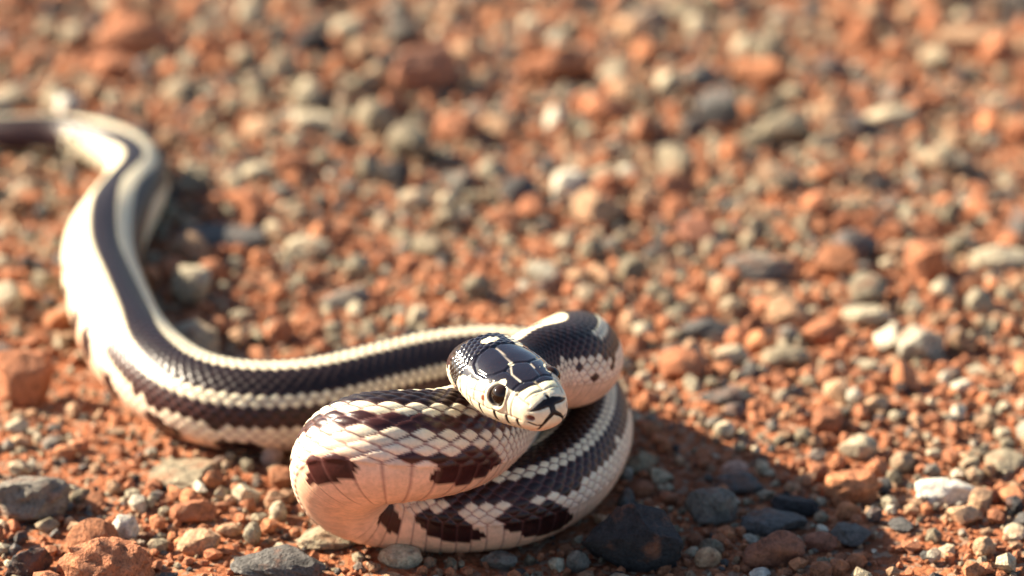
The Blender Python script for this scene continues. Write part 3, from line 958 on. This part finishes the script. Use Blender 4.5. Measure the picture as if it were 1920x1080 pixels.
t_ = (1 + 5 ** 0.5) / 2
iv = np.array([(-1, t_, 0), (1, t_, 0), (-1, -t_, 0), (1, -t_, 0), (0, -1, t_), (0, 1, t_), (0, -1, -t_), (0, 1, -t_), (t_, 0, -1), (t_, 0, 1), (-t_, 0, -1), (-t_, 0, 1)]) / math.sqrt(1 + t_ * t_)
iff = np.array([(0, 11, 5), (0, 5, 1), (0, 1, 7), (0, 7, 10), (0, 10, 11), (1, 5, 9), (5, 11, 4), (11, 10, 2), (10, 7, 6), (7, 1, 8), (3, 9, 4), (3, 4, 2), (3, 2, 6), (3, 6, 8), (3, 8, 9), (4, 9, 5), (2, 4, 11), (6, 2, 10), (8, 6, 7), (9, 8, 1)])
CHIPS = [iv * (1 + rng.normal(0, 0.16, (12, 1))) * 1.08 for k in range(24)]
SHAPES = [(rock_verts(ICO[1][0], 500 + k, 0.45 + 0.08 * (k % 8), 0.07)) for k in range(16)]
SHAPES2 = [(rock_verts(ICO[2][0], 500 + k, 0.45 + 0.08 * (k % 8), 0.07)) for k in range(16)]
cell = 0.008
grid = {}


def near_free(x, y, r, slack):
    cx, cy = int(math.floor(x / cell)), int(math.floor(y / cell))
    n = int(math.ceil((r + 0.009) / cell))
    for a_ in range(cx - n, cx + n + 1):
        for b_ in range(cy - n, cy + n + 1):
            for (x2, y2, r2) in grid.get((a_, b_), ()):
                if (x - x2) ** 2 + (y - y2) ** 2 < ((r + r2) * slack) ** 2:
                    return False
    return True


def put(x, y, r):
    grid.setdefault((int(math.floor(x / cell)), int(math.floor(y / cell))), []).append((x, y, r))


for (x, y, r) in hero_foot:
    n = max(1, int(r / 0.004))
    for a_ in range(-n, n + 1):
        for b_ in range(-n, n + 1):
            dx, dy = a_ / n * r, b_ / n * r
            if dx * dx + dy * dy <= r * r: put(x + dx * .8, y + dy * .8, 0.0025)

pebbles = []
for q_ in range(3): put(float(P(236 - 34 * q_, 994, 0)[0]), float(P(236, 990 - 8 * q_, 0)[1]), 0.006)   # open clay beside the white pebble
X0, X1, Y0, Y1 = -0.36, 0.36, -0.30, 0.56
# (tries, diameter range mm, slack)
for tries, d0, d1, slack in ((700, 9, 14, 1.0), (3600, 6, 9, 0.95), (13000, 3.8, 6, 0.88), (42000, 2.2, 3.8, 0.82)):
    xs = rng.uniform(X0, X1, tries); ys = rng.uniform(Y0, Y1, tries)
    ds = rng.uniform(d0, d1, tries)
    dens = vnoise(xs * 18, ys * 18, 21.0)
    for x, y, d_, dn in zip(xs, ys, ds, dens):
        vis = in_view(x, y)
        if not vis and random.random() < 0.55: continue
        if d0 > 5 and random.random() < np.interp(y, [-0.1, 0.05, 0.2], [0.72, 0.5, 0.0]): continue     # finer ground towards the front
        if dn < 0.34 and d0 < 9 and random.random() < 0.6: continue      # bare clay patches
        r = d_ * 0.5 * MM
        if not near_free(x, y, r, slack): continue
        hh = r * random.uniform(0.9, 1.5)
        if snake_clear(x, y, r * 0.8, hh) < 0: continue
        put(x, y, r)
        pebbles.append((x, y, d_, hh / r))
print('PEBBLES', len(pebbles), sum(1 for p in pebbles if p[2] > 3.1))
peb = np.array(pebbles)
proj = project(np.stack([peb[:, 0], peb[:, 1], np.zeros(len(peb))], -1))
app = peb[:, 2] / proj[:, 2]
inframe = (proj[:, 0] > 12) & (proj[:, 0] < 1908) & (proj[:, 1] > 12) & (proj[:, 1] < 1068)
# not the ones hidden behind the snake
occ = project(BC[::10] * MM); occ_r = BR[::10] * MM * FPX / occ[:, 2]
for i in np.where(inframe)[0]:
    if np.any(np.hypot(occ[:, 0] - proj[i, 0], occ[:, 1] - proj[i, 1]) < occ_r + 6): inframe[i] = False
order = np.argsort(-(app * inframe))
single = set(order[:300 - len(HERO) - 5].tolist())

shape_me = []
for k, v in enumerate(SHAPES2):
    me = mesh_from_arrays('pebble_shape', v, ICO[2][1], None, True, math.radians(24))
    me.materials.append(MAT_STONE)
    shape_me.append(me)

gv, gf, gc = [], [], []
used = set()
HF = np.array(hero_foot)
d_sorted = np.sort([peb[i, 2] for i in single])
d_small, d_big = d_sorted[len(d_sorted) // 3], d_sorted[2 * len(d_sorted) // 3]
base_f = ICO[1][1]
ofs = 0
nv = len(ICO[1][0])
kinds = rng.choice(len(PALETTE), size=len(peb), p=PW)
for i in range(len(peb)):
    x, y, d_, hr = peb[i]
    r = d_ * 0.5 * MM
    k = int(rng.integers(16))
    sc = np.array([rng.uniform(0.95, 1.3), rng.uniform(0.75, 1.0), np.clip(hr * 0.75, 0.6, 1.1)]) * r
    yaw = rng.uniform(0, 6.283)
    q = Quaternion((0, 0, 1), yaw) @ Quaternion((1, 0, 0), rng.normal() * 0.22) @ Quaternion((0, 1, 0), rng.normal() * 0.22)
    z = float(ground_h(np.array(x), np.array(y))) + sc[2] * rng.uniform(0.45, 0.9)
    if y < 0.02 and kinds[i] in (3, 4, 5) and rng.random() < 0.4: kinds[i] = int(rng.integers(0, 3))
    pc = PALETTE[kinds[i]]
    col = np.array(pc[1]) * rng.uniform(0.58, 1.22)
    if i in single:
        word = 'rounded' if (k % 8) < 4 else 'angular'
        look = f'{pc[2]} {word}'
        size = 'tiny' if d_ < d_small else ('small' if d_ < d_big else 'chunky')
        nb = np.argsort(np.hypot(HF[:, 0] - x, HF[:, 1] - y))
        dn_ = math.hypot(HF[nb[0], 0] - x, HF[nb[0], 1] - y) - HF[nb[0], 2]
        side = 'touching' if dn_ < r * 1.3 else ('beside' if dn_ < 0.012 else 'near')
        tries_ = [f'{size} {look} pebble {side} the {ANCHOR[nb[0]]}']
        for m_ in nb[1:5]:
            tries_.append(f'{size} {look} pebble between the {ANCHOR[nb[0]]} and the {ANCHOR[m_]}')
        tall = 'tall' if sc[2] > 0.85 * sc[1] else 'low'
        tries_ += [t.replace(size, size + ' ' + tall, 1) for t in tries_]
        tries_ = [t for t in tries_ if len(t.split()) <= 16]
        lab = next((t for t in tries_ if t not in used), tries_[-1])
        used.add(lab)
        add_stone('pebble', shape_me[k], (x, y, z), q, sc, col, lab, 'pebble', f'{look} pebbles in the gravel')
    else:
        M = np.array(q.to_matrix())
        sh, fa_ = (SHAPES[k], base_f) if d_ > 3.1 else (CHIPS[int(rng.integers(24))], iff)
        gv.append((sh * sc) @ M.T + np.array([x, y, z]))
        gf.append(fa_ + ofs); ofs += len(sh)
        gc.append(np.repeat(col[None], len(sh), 0))
gme = mesh_from_arrays('gravel', np.concatenate(gv), np.concatenate(gf), np.concatenate(gc), True, math.radians(26))
gme.materials.append(MAT_GRAVEL)
go = bpy.data.objects.new('gravel', gme)
COL.objects.link(go)
tag(go, 'loose mixed red, tan and grey gravel covering the clay', 'gravel', kind='stuff')

# ---- grit: crumbs of 0.8 to 2.2 mm
NG = 60000
g_x = rng.uniform(X0, X1, NG); g_y = rng.uniform(Y0, Y1, NG)
pr = project(np.stack([g_x, g_y, np.zeros(NG)], -1))
ok = (pr[:, 0] > -150) & (pr[:, 0] < 2070) & (pr[:, 1] > -100) & (pr[:, 1] < 1180)
g_x, g_y = g_x[ok], g_y[ok]
NG = len(g_x)
rad_g = rng.uniform(0.4, 1.15, NG) * MM
jit = 1 + rng.normal(0, 0.18, (NG, 12, 1))
sc3 = rng.uniform(0.65, 1.35, (NG, 1, 3))
gvv = iv[None] * jit * sc3 * rad_g[:, None, None]
gz = ground_h(g_x, g_y) + rad_g * 0.4
gvv = gvv + np.stack([g_x, g_y, gz], -1)[:, None]
kk = rng.choice(len(PALETTE), size=NG, p=np.array([.42, .2, .1, .1, .05, .03, .07, .015, .015]))
gcol = np.array([p[1] for p in PALETTE])[kk] * rng.uniform(0.7, 1.2, (NG, 1))
gff = iff[None] + (np.arange(NG) * 12)[:, None, None]
me = mesh_from_arrays('grit', gvv.reshape(-1, 3), gff.reshape(-1, 3), np.repeat(gcol, 12, 0), True, math.radians(50))
me.materials.append(MAT_GRAVEL)
go = bpy.data.objects.new('grit', me)
COL.objects.link(go)
tag(go, 'fine rust red grit scattered between the pebbles', 'grit', kind='stuff')
